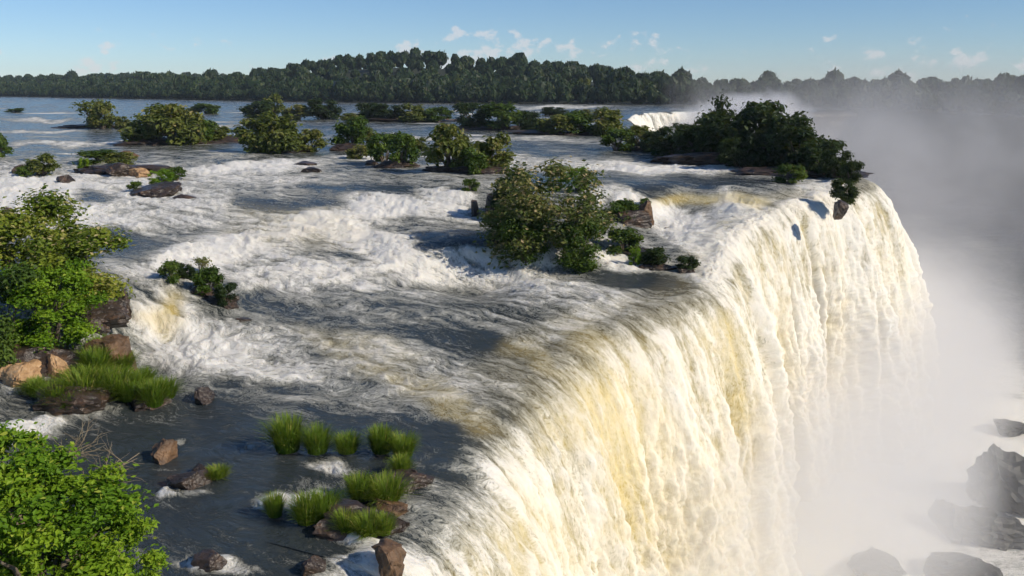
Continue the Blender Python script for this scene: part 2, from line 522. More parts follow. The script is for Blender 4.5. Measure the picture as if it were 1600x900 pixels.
def build_river():
    na, nr = 960, 740
    ang = np.linspace(math.radians(-58), math.radians(50), na)
    # rows get wider apart with distance, so the mesh is as fine as the picture needs everywhere
    t = np.linspace(0, 1, nr)
    dep = 1 / ((1 - t) / 17.0 + t / 1500.0)
    dep = np.sort(np.concatenate([dep, np.array([2300.0])]))
    nr += 1
    R, A = np.meshgrid(dep, ang, indexing='ij')
    x, y = (R * np.tan(A)).ravel(), R.ravel()
    z = river_z(x, y)
    d = poly_dist(np.array([p[:2] for p in LIPC]), x, y)
    ins = inside(GORGE, x, y)
    f, o = foam_field(x, y, z)
    o = np.maximum(o, .24 * (1 - smooth(0, 4, d)) * smooth(34, 44, y))
    rel, rid, big = river_relief(x, y, f)
    fade = 1 - 0.75 * smooth(120, 500, y)
    z2 = z + rel * fade
    f = np.clip(f + 0.30 * (rid - .25) * smooth(.05, .5, f) + .14 * big, 0, 1)
    # rapids far upstream: broken white lines across the current
    farw = smooth(85, 130, y)
    ln = fbm(x * .035, y * .10, 4, 91)
    f = np.clip(f + farw * np.clip((ln - .28) * 2.6, 0, .7) * (1 - smooth(300, 520, y)), 0, 1)
    gd = poly_dist(GORGE, x, y, True)
    keep_v = (~ins) | (gd < 1.2)
    z2 = np.where(ins, z - 0.25 * gd ** 2 - .25, z2 - .22 * (1 - smooth(0, 2.6, d)))
    sh = np.array(SHORE)
    faces = grid_faces(nr, na)
    faces = faces[keep_v[faces].all(1)]
    used = np.unique(faces)
    mp = np.full(len(x), -1)
    mp[used] = np.arange(len(used))
    u, v = flow_uv(x, y)
    fine = 1 - 0.45 * smooth(40, 190, y)
    V = np.stack([x, y, z2], 1)[used]
    fl = np.stack([u, v, 0 * u], 1)[used]
    ob = mesh_obj('river', V, mp[faces], M_WATER, attrs={'foam': f[used], 'ochre': o[used], 'flow': fl, 'fine': fine[used]})
    tag(ob, 'wide river breaking into white rapids above the falls', None, None, 'structure')
    return ob


build_river()
Z_POOL = -20.0

# ------------------------------------------------------------------ the falls: water thrown off the lip
def build_falls():
    pts = LIPC
    seg = np.linalg.norm(np.diff(pts[:, :2], axis=0), axis=1)
    S = np.concatenate([[0], np.cumsum(seg)])
    ns, nt_pre, nt = 900, 24, 440
    # finer where the fall is near
    dens = np.interp(np.linspace(0, 1, 400), np.linspace(0, 1, 400), 1 / (np.interp(np.linspace(0, S[-1], 400), S, pts[:, 1]) ** .8))
    cum = np.concatenate([[0], np.cumsum(dens)])
    s = np.interp(np.linspace(0, cum[-1], ns), cum, np.linspace(0, S[-1], 401))
    lx, ly, lz = (np.interp(s, S, pts[:, i]) for i in range(3))
    # smoothed outward normal
    ss = np.linspace(0, S[-1], 600)
    px_, py_ = np.interp(ss, S, pts[:, 0]), np.interp(ss, S, pts[:, 1])
    ker = np.exp(-0.5 * (np.arange(-60, 61) / 22.0) ** 2)
    ker /= ker.sum()

    def sm(a):
        return np.convolve(np.pad(a, 60, mode='reflect', reflect_type='odd'), ker, 'valid')
    tx, ty = np.gradient(sm(px_)), np.gradient(sm(py_))
    L = np.hypot(tx, ty)
    nx, ny = np.interp(s, ss, ty / L), np.interp(s, ss, -tx / L)
    # horizontal speed of the water along the lip, uneven from tongue to tongue
    sp = np.interp(ly, [20, 40, 56, 64, 74, 80, 86, 100], [2.8, 2.7, 2.5, 2.1, 2.0, 2.6, 3.6, 3.4]) + .55 * pn(s * .16, s * 0 + 3, 11) + .3 * pn(s * .45, s * 0 + 8, 12)
    t_pre = np.linspace(-5, 0, nt_pre, endpoint=False)
    tf = np.linspace(0, 1, nt)
    Tm = np.sqrt(2 * (lz - Z_POOL + 1.0) / 9.81)
    pre = np.broadcast_to(t_pre[:, None], (nt_pre, ns))
    tt = tf[:, None] ** .72 * Tm[None]
    # the sheet keeps its river speed over the rounded brink, then breaks up and drops more steeply
    rb = np.interp(ly, [20, 34, 56, 64, 74, 82, 90], [1.0, 2.3, 2.2, 2.4, 2.2, 1.2, .8]) * (1 + .25 * pn(s * .3, s * 0 + 2, 13))
    out = tt * sp[None] + rb[None] * (1 - np.exp(-1.5 * tt))
    dist = np.concatenate([pre, out], 0)
    drop = np.concatenate([np.zeros((nt_pre, ns)), 0.5 * 9.81 * tt ** 2], 0)
    # gentle rounding just before the brink
    rnd = np.concatenate([0.10 * smooth(-3.5, 0, pre), np.full((nt, ns), 0.10)], 0)
    X, Y = lx[None] + nx[None] * dist, ly[None] + ny[None] * dist
    Zr = river_z(X[:nt_pre].ravel(), Y[:nt_pre].ravel()).reshape(nt_pre, ns)
    w = smooth(-3.0, 0, pre)
    Zp = Zr * (1 - w) + lz[None] * w
    Zp = Zp - .3 * (1 - smooth(-5, -2.5, pre))
    Z = np.concatenate([Zp, np.broadcast_to(lz[None], (nt, ns))], 0) - drop - rnd
    x, y, z = X.ravel(), Y.ravel(), Z.ravel()
    dr = drop.ravel()
    path = np.concatenate([pre, np.sqrt(out ** 2 + drop[nt_pre:] ** 2)], 0).ravel()
    sv = np.broadcast_to(s[None], X.shape).ravel()
    f, o = foam_field(x, y, z)
    o = np.maximum(o, .24 * (1 - smooth(0, 4, np.maximum(-dist.ravel(), 0))) * smooth(34, 44, y))
    rel, rid, big = river_relief(x, y, f)
    f = np.clip(f + 0.30 * (rid - .25) * smooth(.05, .5, f) + .14 * big, 0, 1)
    over = smooth(0.0, 2.2, dr)
    tau = np.concatenate([pre / 4.4, tt], 0).ravel()        # seconds since the brink: lumps stretch as they speed up
    wob = .35 * pn(sv * .5, tau * 1.1, 21)
    ropes = fbm(sv * .22 + wob * .3, tau * .55, 2, 22)
    col = fbm(sv * .55 + wob, tau * 1.5, 3, 23)
    puff = fbm(sv * .75 + wob, path * .42, 4, 26, .55, 2)
    lump = fbm(sv * 1.15 + wob * 2, tau * 4.5 - sv * .1, 3, 24, .55, 2)
    curd = fbm(sv * 2.4, path * 1.3, 2, 25, .5, 2)
    ff_ = smooth(50, 62, y)
    cw = sv * .20 + .25 * pn(sv * .6, tau * .5, 28)
    colm = (1.5 * np.abs(pn(cw, tau * .12 + 7.3, 27)) + .5 * np.abs(pn(cw * 2.1 + 5, tau * .2, 29)) - .55) * ff_
    gr = smooth(0, 14, dr)
    disp = over * ((0.4 + 1.2 * gr) * ropes + (.5 + 2.3 * gr) * colm + (.18 + .5 * gr) * col + (.05 + .50 * gr) * puff + (.10 + .20 * gr) * lump + (.05 + .07 * gr) * curd)
    slope = np.arctan2(9.81 * np.maximum(tau, 0), np.broadcast_to((sp + rb)[None], X.shape).ravel())
    nxx, nyy = np.broadcast_to(nx[None], X.shape).ravel(), np.broadcast_to(ny[None], X.shape).ravel()
    ex, ez = np.sin(slope), np.cos(slope)
    river_in = (1 - over)
    z2 = z + disp * ez + rel * river_in + 0.035
    x2, y2 = x + disp * ex * nxx, y + disp * ex * nyy
    # colour: foamless tea-brown water turns over the brink, then goes white in ropes
    px, py = to_px(np.stack([x, y, z], 1))
    bands = paint(px + 20 * pn(px / 60, py / 90, 43), py, FALL_OCHRE, 0.20)
    ff = np.clip(.66 + .10 * ff_ + .45 * ropes + .3 * colm + .35 * col + .25 * lump + .3 * puff + .28 * gr - .45 * (bands - .2), 0.15, 1)
    ovf = smooth(.03, 1.1, dr)
    f2 = f * (1 - ovf) + np.maximum(ff, .5 * ovf) * ovf
    oo = np.clip(.85 * bands + .14 + .12 * (1 - ff_) - .5 * colm - .25 * ropes - .1 * ff_ - .3 * lump - .2 * col - .3 * puff, .12, 1)  # thin tea water, with ochre deepened in the creases as painted shadow
    o2 = o * (1 - over) + oo * over
    U, Vv = flow_uv(x, y)
    # the flow coordinates of the brink run on down the fall
    U0, V0 = flow_uv(lx, ly)
    past = np.concatenate([np.zeros((nt_pre, ns), bool), np.ones((nt, ns), bool)], 0).ravel()
    u2 = np.where(past, np.broadcast_to(U0[None], X.shape).ravel() + path * .85, U)
    v2 = np.where(past, np.broadcast_to(V0[None], X.shape).ravel() + .35 * smooth(0, 4, path) * pn(sv * .4, path * .25, 33), Vv)
    attrs = {'foam': f2, 'ochre': o2, 'flow': np.stack([u2, v2, 0 * u2], 1), 'fine': 1.0 - .3 * over}
    ob = mesh_obj('waterfall', np.stack([x2, y2, z2], 1), grid_faces(nt_pre + nt, ns), M_WATER, attrs=attrs)
    tag(ob, 'thundering curtain of cream and tea-gold water plunging over the long rock lip', 'waterfall', None, 'structure')


FALL_OCHRE = [(740, 650, 80, 60, 40, .55), (860, 590, 90, 70, 40, .6), (970, 650, 80, 130, -25, .72), (1010, 760, 70, 140, -18, .6), (870, 730, 44, 160, -25, .10),
              (690, 810, 70, 150, -20, .06), (960, 545, 60, 50, 30, .5), (830, 840, 50, 100, -20, .45), (1085, 600, 50, 150, -14, .12), (1070, 800, 60, 120, -10, .4),
              (1155, 520, 22, 120, -4, .42), (1225, 540, 24, 130, -4, .38), (1190, 640, 30, 100, -4, .36), (1290, 450, 40, 130, 0, .15), (1390, 420, 60, 140, 0, .12), (1180, 318, 30, 18, 0, .8)]
build_falls()

# ------------------------------------------------------------------ gorge: pool, cliff behind the falls, far bank
def build_gorge():
    xs, ys = np.linspace(-16, 156, 260), np.linspace(-82, 380, 300)
    Y, X = np.meshgrid(ys, xs, indexing='ij')
    x, y = X.ravel(), Y.ravel()
    z = Z_POOL + .8 * fbm(x * .08, y * .08, 4, 101, .55, 2)
    fd = poly_dist(LIPC, x, y)
    f = np.clip(.85 * (1 - smooth(10, 45, fd)) + .12 + .45 * fbm(x * .05, y * .05, 4, 102), 0, 1)
    ob = mesh_obj('gorge_pool', np.stack([x, y, z], 1), grid_faces(300, 260), M_WATER,
                  attrs={'foam': f, 'ochre': 0 * f + .03, 'flow': np.stack([x, y, 0 * x], 1), 'fine': 0 * f + .6})
    tag(ob, 'churning grey pool at the foot of the falls', None, None, 'structure')
    # cliff: the gorge outline, set back under the water, in rough ledges
    line = np.concatenate([LIPC[:, :2], np.array(BACK + [(150, 374), (165, 384)], float)])
    seg = np.concatenate([[0], np.cumsum(np.linalg.norm(np.diff(line, axis=0), axis=1))])
    n, nz = 420, 26
    s = np.linspace(0, seg[-1], n)
    lx, ly = np.interp(s, seg, line[:, 0]), np.interp(s, seg, line[:, 1])
    tx, ty = np.gradient(lx), np.gradient(ly)
    L = np.hypot(tx, ty)
    nx, ny = ty / L, -tx / L
    rz = river_z(lx, ly) - .7
    h = np.linspace(0, 1, nz)
    Z = rz[None] * (1 - h[:, None]) + (Z_POOL - 2) * h[:, None]
    off = -1.6 + 1.2 * fbm(np.broadcast_to(s[None], Z.shape).ravel() * .3, Z.ravel() * .5, 4, 103).reshape(Z.shape) + 1.2 * h[:, None]
    off[0] = -6.0
    X, Y = lx[None] + nx[None] * off, ly[None] + ny[None] * off
    ob = mesh_obj('cliff', np.stack([X.ravel(), Y.ravel(), Z.ravel()], 1), grid_faces(nz, n), M_CLIFF)
    tag(ob, 'dark basalt cliff behind and beneath the falling water', None, None, 'structure')


build_gorge()
SH = np.array(SHORE, float)


def shore_frame(n):
    pts = catmull([np.array([a, b, 0.0]) for a, b in SHORE], 24)[:, :2]
    seg = np.concatenate([[0], np.cumsum(np.linalg.norm(np.diff(pts, axis=0), axis=1))])
    s = np.linspace(0, seg[-1], n)
    x, y = np.interp(s, seg, pts[:, 0]), np.interp(s, seg, pts[:, 1])
    tx, ty = np.gradient(x), np.gradient(y)
    L = np.hypot(tx, ty)
    return x, y, -ty / L, tx / L, s          # normal points inland


def land_z(x, y, back):
    base = 4.6 + 7.0 * smooth(0, 160, back) + 5 * smooth(160, 420, back)
    hill = 17.0 * np.exp(-(((x + 95) / 150) ** 2 + ((y - 690) / 120) ** 2)) + 6 * np.exp(-(((x + 520) / 300) ** 2 + ((y - 1200) / 200) ** 2))
    hill = hill * smooth(0, 130, back)
    flat = smooth(70, 130, x)
    return (base + hill) * (1 - flat) + (4.5 + 4.0 * smooth(0, 40, back)) * flat


def build_bank():
    n, m = 260, 60
    x, y, nx, ny, s = shore_frame(n)
    b = np.concatenate([[-1.5, -0.5], np.linspace(0, 1, m - 2) ** 1.8 * 900])
    B = b[:, None] * np.ones((1, n))
    X, Y = x[None] + nx[None] * B, y[None] + ny[None] * B
    Z = land_z(X.ravel(), Y.ravel(), np.maximum(B.ravel(), 0)).reshape(X.shape)
    # along the gorge the bank is a cliff down to the pool, elsewhere a low step into the river
    deep = smooth(376, 350, y) * (x > 0)
    Z[0] = (3.5 * (1 - deep) + (Z_POOL - 2) * deep)
    Z[1] = Z[2] - .4 - 6 * deep
    X[0] = x - nx * (1.0 + 9 * deep)
    Y[0] = y - ny * (1.0 + 9 * deep)
    ob = mesh_obj('far_bank', np.stack([X.ravel(), Y.ravel(), Z.ravel()], 1), grid_faces(m, n)[:, ::-1], M_LAND)
    tag(ob, 'low wooded hill on the far bank of the river', None, None, 'structure')


build_bank()


# ------------------------------------------------------------------ foliage builders
def leaves(c, nrm, ln, wd, tint):
    """one bent diamond per leaf -> verts, tris, tint"""
    n = len(c)
    a = rng.normal(size=(n, 3))
    a -= nrm * (a * nrm).sum(1, keepdims=True)
    a /= np.linalg.norm(a, axis=1, keepdims=True) + 1e-9
    b = np.cross(nrm, a)
    ln, wd = np.broadcast_to(ln, n)[:, None], np.broadcast_to(wd, n)[:, None]
    V = np.stack([c - a * ln * .5, c + b * wd * .5 + nrm * wd * .12, c + a * ln * .5 - nrm * ln * .12, c - b * wd * .5 + nrm * wd * .12], 1).reshape(-1, 3)
    i = np.arange(n)[:, None] * 4
    Fc = np.concatenate([i + np.array([[0, 1, 2]]), i + np.array([[0, 2, 3]])], 0)
    return V, Fc, np.repeat(tint, 4)


def unit(v):
    return v / (np.linalg.norm(v, axis=-1, keepdims=True) + 1e-9)


def tubes(paths, sides=5):
    """tapered limbs: list of (points, radii)"""
    VV, FF, o = [], [], 0
    ang = np.arange(sides) / sides * 2 * np.pi
    for P, R in paths:
        P, R = np.array(P, float), np.array(R, float)
        T = unit(np.gradient(P, axis=0))
        A = unit(np.cross(T, np.array([0.31, 0.87, 0.2])))
        B = np.cross(T, A)
        ring = P[:, None] + R[:, None, None] * (np.cos(ang)[None, :, None] * A[:, None] + np.sin(ang)[None, :, None] * B[:, None])
        VV.append(ring.reshape(-1, 3))
        for r in range(len(P) - 1):
            for k in range(sides):
                k2 = (k + 1) % sides
                FF.append([o + r * sides + k, o + r * sides + k2, o + (r + 1) * sides + k2, o + (r + 1) * sides + k])
        o += len(P) * sides
    return np.concatenate(VV), np.array(FF)


def make_crown(n_leaf, leaf, lobes=16, dome=0.5, skirt=0.1, flower=0.0, seed=0, gap=1.0):
    """unit shrub: width 1, height 1, base at 0. Returns crown arrays, limb arrays."""
    r = np.random.default_rng(seed)
    th = r.random(lobes) * 2 * np.pi
    hh = skirt + (.88 - skirt) * r.random(lobes)
    # outline: swells quickly from the ground, widest at 'dome', rounds off at the top
    prof = np.where(hh < dome, .70 + .30 * np.sin(np.pi / 2 * hh / dome), np.sqrt(np.clip(1 - ((hh - dome) / (1.0 - dome)) ** 2, 0, 1)))
    rr = .38 * prof * np.sqrt(.25 + .75 * r.random(lobes))
    C = np.stack([rr * np.cos(th), rr * np.sin(th), hh], 1)
    R = (.13 + .10 * r.random(lobes)) * (14 / lobes) ** .33 * gap
    w = R ** 2
    which = r.choice(lobes, n_leaf, p=w / w.sum())
    d = unit(r.normal(size=(n_leaf, 3)))
    d[:, 2] = np.where(r.random(n_leaf) < .35, np.abs(d[:, 2]), d[:, 2])
    rad = R[which] * (1 + .22 * r.normal(size=n_leaf)) * r.random(n_leaf) ** .45
    sq = np.array([1, 1, .85])
    P = C[which] + d * rad[:, None] * sq
    keep = P[:, 2] > .01
    P, d, which = P[keep], d[keep], which[keep]
    stray = r.random(len(P)) < .08
    P = P + np.where(stray, .06, 0.0)[:, None] * d
    nrm = unit(d * .7 + r.normal(size=d.shape) * .55 + np.array([0, 0, .45]))
    tone = r.random(lobes)[which]
    tint = np.clip(.10 + .48 * tone + .30 * r.random(len(P)), 0, .82)
    fl = r.random(len(P)) < flower * (.3 + 1.4 * P[:, 2])
    tint = np.where(fl, .88 + .12 * r.random(len(P)), tint)
    sz = leaf * 1.45 * (.65 + .7 * r.random(len(P)))
    V, Fc, T = leaves(P, nrm, sz, sz * .55, tint)
    paths = []
    for k in range(min(lobes, 12)):
        e = C[k]
        b = np.array([e[0] * .12, e[1] * .12, -.04])
        mid = (b + e) / 2 + np.array([e[0] * -.12, e[1] * -.12, .08])
        r0 = .014 + .012 * r.random()
        paths.append(([b, (b + mid) / 2, mid, (mid + e) / 2, e], [r0, r0 * .85, r0 * .65, r0 * .45, r0 * .2]))
    LV, LF = tubes(paths)
    return (V, Fc, T), (LV, LF)


CROWN = {}


def crown_data(key, mat, *a, **k):
    if key not in CROWN:
        (V, Fc, T), (LV, LF) = make_crown(*a, **k)
        c = mesh_obj('crown', V, Fc, mat, attrs={'tint': T}, shade=False, link=False)
        s = mesh_obj('stem', LV, LF, M_BARK, link=False)
        CROWN[key] = (c.data, s.data)
        bpy.data.objects.remove(c)
        bpy.data.objects.remove(s)
    return CROWN[key]


def plant(name, key, loc, w, h, label, cat, group=None, dep=None, tilt=0.0):
    e = empty(name, loc, random.random() * 6.28)
    e.rotation_euler[0] = tilt
    e.scale = (w, dep or w, h)
    for nm, dt in zip(('crown', 'stem' if name == 'shrub' else 'trunk'), CROWN[key]):
        o = bpy.data.objects.new(nm, dt)
        COL.objects.link(o)
        o.parent = e
    return tag(e, label, cat, group)


def ico(sub):
    import bmesh
    bm = bmesh.new()
    bmesh.ops.create_icosphere(bm, subdivisions=sub, radius=1.0)
    V = np.array([v.co[:] for v in bm.verts])
    Fc = np.array([[v.index for v in f.verts] for f in bm.faces])
    bm.free()
    return V, Fc


ICO4, ICO3, ICO1 = ico(5), ico(4), ico(2)


def make_rock(seed, V=None, cuts=13, rough=.16):
    """angular basalt block: a ball sliced by planes, then weathered"""
    r = np.random.default_rng(seed)
    P = (ICO3[0] if V is None else V).copy()
    u = P.copy()
    w1 = fbm(u[:, 0] * .9 + seed, u[:, 1] * .9 + u[:, 2] * .7, 2, seed % 83)
    P *= (1 + .35 * w1)[:, None]
    for _ in range(cuts):
        n = unit(r.normal(size=3) * np.array([1, 1, .8]))
        d = .42 + .42 * r.random()
        over = np.maximum(P @ n - d, 0)
        P -= over[:, None] * n * .95
    nz = fbm(u[:, 0] * 1.9 + seed, u[:, 1] * 1.9 + u[:, 2] * 1.5, 4, seed % 97, .55, 1) * rough
    nz += fbm(u[:, 1] * 4.6 - seed, u[:, 2] * 4.6 + u[:, 0] * 3.3, 3, seed % 89, .6, 2) * rough * .6
    P *= (1 + nz)[:, None]
    P[:, 2] += .07 * np.round(P[:, 2] * 4 + w1) / 4.0 - .07 * P[:, 2]
    return P


def rock(px, py, wpx, hpx, mat, label, name='rock', group=None, deep=.5, cat='rock', z=None, rot=None, ratio=1.0, flat=None):
    """a boulder whose foot meets the water at a photo pixel"""
    p = ground(px, py) if z is None else at(px, py, z)
    dd = p[1] / math.cos(PITCH) + .0
    k = dd / F_PX
    w, h = wpx * k, hpx * k
    P = make_rock(int(px * 7 + py * 13), cuts=20 if name == 'boulder' else 13, rough=.30 if name == 'boulder' else .18)
    if flat is not None:
        P[:, 2] = np.where(P[:, 2] > flat, flat + (P[:, 2] - flat) * .2, P[:, 2])
        P[:, :2] *= (1 + .18 * np.round(fbm(P[:, 0] * 1.5, P[:, 1] * 1.5 + P[:, 2] * 3, 2, 5) * 4) / 2)[:, None]
    P = P * np.array([w * .56, w * .56 * ratio, (h + deep * h) * .56])
    ob = mesh_obj(name, P, ICO3[1], mat, shade=False)
    ob.location = (p[0], p[1] + w * .25 * ratio, p[2] + (h * (1 - deep)) * .5 - .05)
    ob.rotation_euler[2] = random.random() * 6.28 if rot is None else rot
    return tag(ob, label, cat, group)


def tuft_mesh(seed, n, h=1.0, spread=.5):
    r = np.random.default_rng(seed)
    a = r.random(n) * 2 * np.pi
    b0 = np.sqrt(r.random(n)) * spread * .42
    base = np.stack([b0 * np.cos(a), b0 * np.sin(a), np.zeros(n)], 1)
    dirh = np.stack([np.cos(a + r.normal(size=n) * .5), np.sin(a + r.normal(size=n) * .5), np.zeros(n)], 1)
    L = h * (.30 + .70 * r.random(n))
    lean = (.10 + .65 * r.random(n)) * spread
    V, Fc, T = [], [], []
    wd = .006 + .007 * r.random(n)
    side = np.cross(dirh, np.array([0, 0, 1.0]))
    lv = []
    for t, ww in ((0, .9), (.4, 1.0), (.75, .75), (1.0, .05)):
        c = base + dirh * (lean * t ** 1.9)[:, None] + np.array([0, 0, 1.0]) * (L * (t - .32 * t ** 3 * (lean / spread)))[:, None]
        lv += [c - side * (wd * ww)[:, None], c + side * (wd * ww)[:, None]]
    V = np.stack(lv, 1).reshape(-1, 3)
    i = np.arange(n)[:, None] * 8
    Fc = np.concatenate([i + np.array([[k, k + 1, k + 3, k + 2]]) for k in (0, 2, 4)], 0)
    tint = np.clip(.25 + .45 * r.random(n) + .3 * (r.random(n) < .12), 0, 1)
    T = (tint[:, None] + np.array([-.22, -.22, 0, 0, .1, .1, .18, .18])[None]).ravel()
    return V, Fc, np.clip(T, 0, 1)


TUFTS = []
for sd in range(5):
    V, Fc, T = tuft_mesh(300 + sd, 1100, 1.0, .6 + .09 * sd)
    o = mesh_obj('grass_tuft', V, Fc, L_GRASS, attrs={'tint': T}, shade=False, link=False)
    TUFTS.append(o.data)
    bpy.data.objects.remove(o)


def tuft(px, py, wpx, hpx, label, group=None, z=None, lift=0.0):
    p = ground(px, py) if z is None else at(px, py, z)
    k = p[1] / math.cos(PITCH) / F_PX
    o = bpy.data.objects.new('grass_tuft', random.choice(TUFTS))
    COL.objects.link(o)
    o.location = (p[0], p[1], p[2] - .06 + lift)
    o.rotation_euler[2] = random.random() * 6.28
    o.scale = (wpx * k * 1.12, wpx * k * 1.12, hpx * k * 1.12)
    return tag(o, label, 'grass', group)


# ------------------------------------------------------------------ far forest
def forest_tree(seed):
    r = np.random.default_rng(seed)
    V0, F0 = ICO1
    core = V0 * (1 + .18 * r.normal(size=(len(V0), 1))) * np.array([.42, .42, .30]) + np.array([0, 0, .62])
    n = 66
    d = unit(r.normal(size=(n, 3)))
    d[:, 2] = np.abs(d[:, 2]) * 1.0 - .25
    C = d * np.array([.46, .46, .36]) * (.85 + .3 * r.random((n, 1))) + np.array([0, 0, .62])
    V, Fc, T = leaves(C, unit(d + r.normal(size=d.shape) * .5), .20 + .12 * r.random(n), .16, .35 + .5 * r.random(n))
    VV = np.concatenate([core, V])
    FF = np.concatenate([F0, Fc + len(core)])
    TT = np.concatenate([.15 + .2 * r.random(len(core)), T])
    return VV, FF, TT


FT = [forest_tree(900 + i) for i in range(6)]


def build_forest():
    x, y, nx, ny, s = shore_frame(4000)
    VV, FF, TT, o = [], [], [], 0
    spots = []
    for back, step, h0 in ((2, 5, 12), (4.5, 6, 13), (7, 6, 16), (10.5, 7, 18), (14, 7, 19), (18.5, 8, 20), (23, 7, 20), (34, 8, 20), (48, 9, 20), (64, 9, 20), (84, 10, 20), (108, 10, 20),
                           (136, 11, 20), (168, 11, 20), (204, 12, 20), (244, 13, 21), (290, 14, 21), (345, 16, 21)):
        sv = np.arange(0, s[-1], step)
        sv = sv + rng.normal(size=len(sv)) * step * .35
        X, Y = np.interp(sv, s, x), np.interp(sv, s, y)
        NX, NY = np.interp(sv, s, nx), np.interp(sv, s, ny)
        b = np.maximum(back + rng.normal(size=len(sv)) * step * .4, 1.0)
        X, Y = X + NX * b, Y + NY * b
        m = (np.abs(X) < Y * .78 + 190) & (Y > -70)
        H = .80 * h0 * (.62 + .42 * rng.random(len(sv))) * np.where(rng.random(len(sv)) < .05, 1.35, 1)
        for i in np.nonzero(m)[0]:
            spots.append((X[i], Y[i], b[i], H[i]))
    S = np.array(spots)
    Z = land_z(S[:, 0], S[:, 1], S[:, 2])
    flat = smooth(70, 130, S[:, 0])
    S[:, 3] *= 1 - .22 * flat
    for (px, py, b, h), z in zip(S, Z):
        V, Fc, T = FT[rng.integers(6)]
        a = rng.random() * 6.28
        ca, sa = math.cos(a), math.sin(a)
        w = h * (.46 + .28 * rng.random())
        W = np.stack([(V[:, 0] * ca - V[:, 1] * sa) * w, (V[:, 0] * sa + V[:, 1] * ca) * w, V[:, 2] * h], 1) + np.array([px, py, z - .12 * h])
        VV.append(W)
        FF.append(Fc + o)
        TT.append(np.clip(T + .38 * (rng.random() - .5), 0, 1))
        o += len(V)
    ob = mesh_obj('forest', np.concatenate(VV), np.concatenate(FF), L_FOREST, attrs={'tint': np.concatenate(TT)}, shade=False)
    tag(ob, 'dense dark green rainforest covering the far bank', None, None, 'stuff')
    print('forest trees', len(S))


build_forest()

# ------------------------------------------------------------------ islets, rocks and plants in the river
crown_data('olive_a', L_OLIVE, 2600, .075, 14, .5, .08, .05, 1)
crown_data('olive_b', L_OLIVE, 2600, .075, 18, .4, .05, .08, 2)
crown_data('green_a', L_GREEN, 2600, .075, 14, .5, .08, .02, 3)
crown_data('green_b', L_GREEN, 2400, .075, 12, .55, .1, .02, 4)
crown_data('dark_a', L_DARK, 4200, .06, 16, .55, .1, .01, 5)
crown_data('dark_b', L_DARK, 4200, .06, 20, .5, .05, .01, 6)
crown_data('dark_c', L_DARK, 1100, .06, 9, .7, .3, .01, 7)
crown_data('centre', L_TAN, 13000, .024, 52, .45, .02, .14, 8, .9)
crown_data('centre_green', L_GREEN, 8000, .035, 24, .5, .02, .02, 9)
crown_data('mixed', L_MIXED, 14000, .026, 34, .5, .03, .12, 10)
crown_data('mixed_b', L_MIXED, 12000, .03, 28, .5, .03, .08, 11)
crown_data('bright', L_BRIGHT, 17000, .022, 60, .5, .05, .03, 12, .74)
crown_data('bright_b', L_BRIGHT, 12000, .026, 44, .5, .05, .05, 13, .74)
crown_data('sparse', L_OLIVE, 500, .07, 9, .7, .35, .1, 14)


for px, key, w, h in [(18, 'dark_b', 9, 14), (96, 'dark_a', 8, 13), (170, 'green_a', 8, 13), (332, 'olive_a', 7, 13), (452, 'dark_b', 7, 12), (545, 'olive_b', 6, 12), (655, 'green_b', 9, 14),
                      (720, 'olive_a', 7, 14), (800, 'dark_a', 9, 15), (912, 'olive_b', 8, 15), (942, 'green_a', 8, 13), (1000, 'dark_b', 9, 15)]:
    py_ = float(np.interp(px, [0, 300, 560, 900, 1020], [150.5, 155, 160, 162.5, 163.5]))
    q_ = at(px, py_, 5.0)
    plant('tree', key, (q_[0], q_[1], 4.6), w, h, 'paler tree standing at the very edge of the far wooded shore', 'tree', 'trees along the far shore')


def shrub(px, py, wpx, hpx, key, label, group=None, z=None, name='shrub', cat='shrub', sink=.05, dz=0.0):
    p = ground(px, py) if z is None else at(px, py, z)
    k = p[1] / math.cos(PITCH) / F_PX
    w, h = wpx * k, hpx * k
    return plant(name, key, (p[0], p[1] + w * .2, p[2] - h * sink + dz), w * 1.08, h * 1.12, label, cat, group)


def islet(px, py, wpx, hpx, mat=None, depth=.5):
    """low rock shelf that carries plants"""
    p = ground(px, py)
    k = p[1] / math.cos(PITCH) / F_PX
    P = make_rock(int(px * 3 + py), cuts=8, rough=.22) * np.array([wpx * k * .56, wpx * k * .56 * depth, hpx * k * 1.1])
    ob = mesh_obj('islet', P, ICO3[1], mat or M_ROCK, shade=False)
    ob.location = (p[0], p[1] + wpx * k * .2 * depth, p[2])
    return tag(ob, None, None, None, 'structure')


FAR_SETS = [(360, 'low shrub on the flat far islets beside the thin pale tree', 'far shrubs by the thin tree'),
            (535, 'dark shrub on the scattered far islets short of the hedge-like islet', 'shrubs on the scattered far islets'),
            (700, 'shrub in the long hedge-like row on a far islet', 'shrubs of the hedge-like islet'),
            (850, 'dark shrub on the far islet following the hedge-like row', 'shrubs after the hedge-like islet'),
            (2000, 'shrub in the row right in front of the distant white cataract', 'shrubs before the distant cataract')]
MID_SETS = [(360, 'shrub of the broad olive thicket upstream of the grassy rock islet', 'shrubs of the broad olive thicket'),
            (500, 'shrub of the olive clump just above the two flat black rocks', 'shrubs above the two black rocks'),
            (670, 'green shrub around the dark flat rock in mid-river', 'shrubs around the mid-river flat rock'),
            (2000, 'shrub of the rounded clump upstream of the blue-shaded cascade', 'shrubs upstream of the blue cascade')]
for a in [(140, 200, 100, 5), (262, 226, 150, 9), (330, 222, 120, 7), (430, 238, 110, 7), (630, 190, 150, 5), (560, 236, 80, 8), (615, 262, 70, 8), (725, 270, 120, 9),
          (765, 203, 110, 6), (900, 210, 160, 6), (985, 234, 85, 7), (180, 272, 150, 12), (340, 474, 60, 10), (300, 440, 80, 10)]:
    islet(*a)
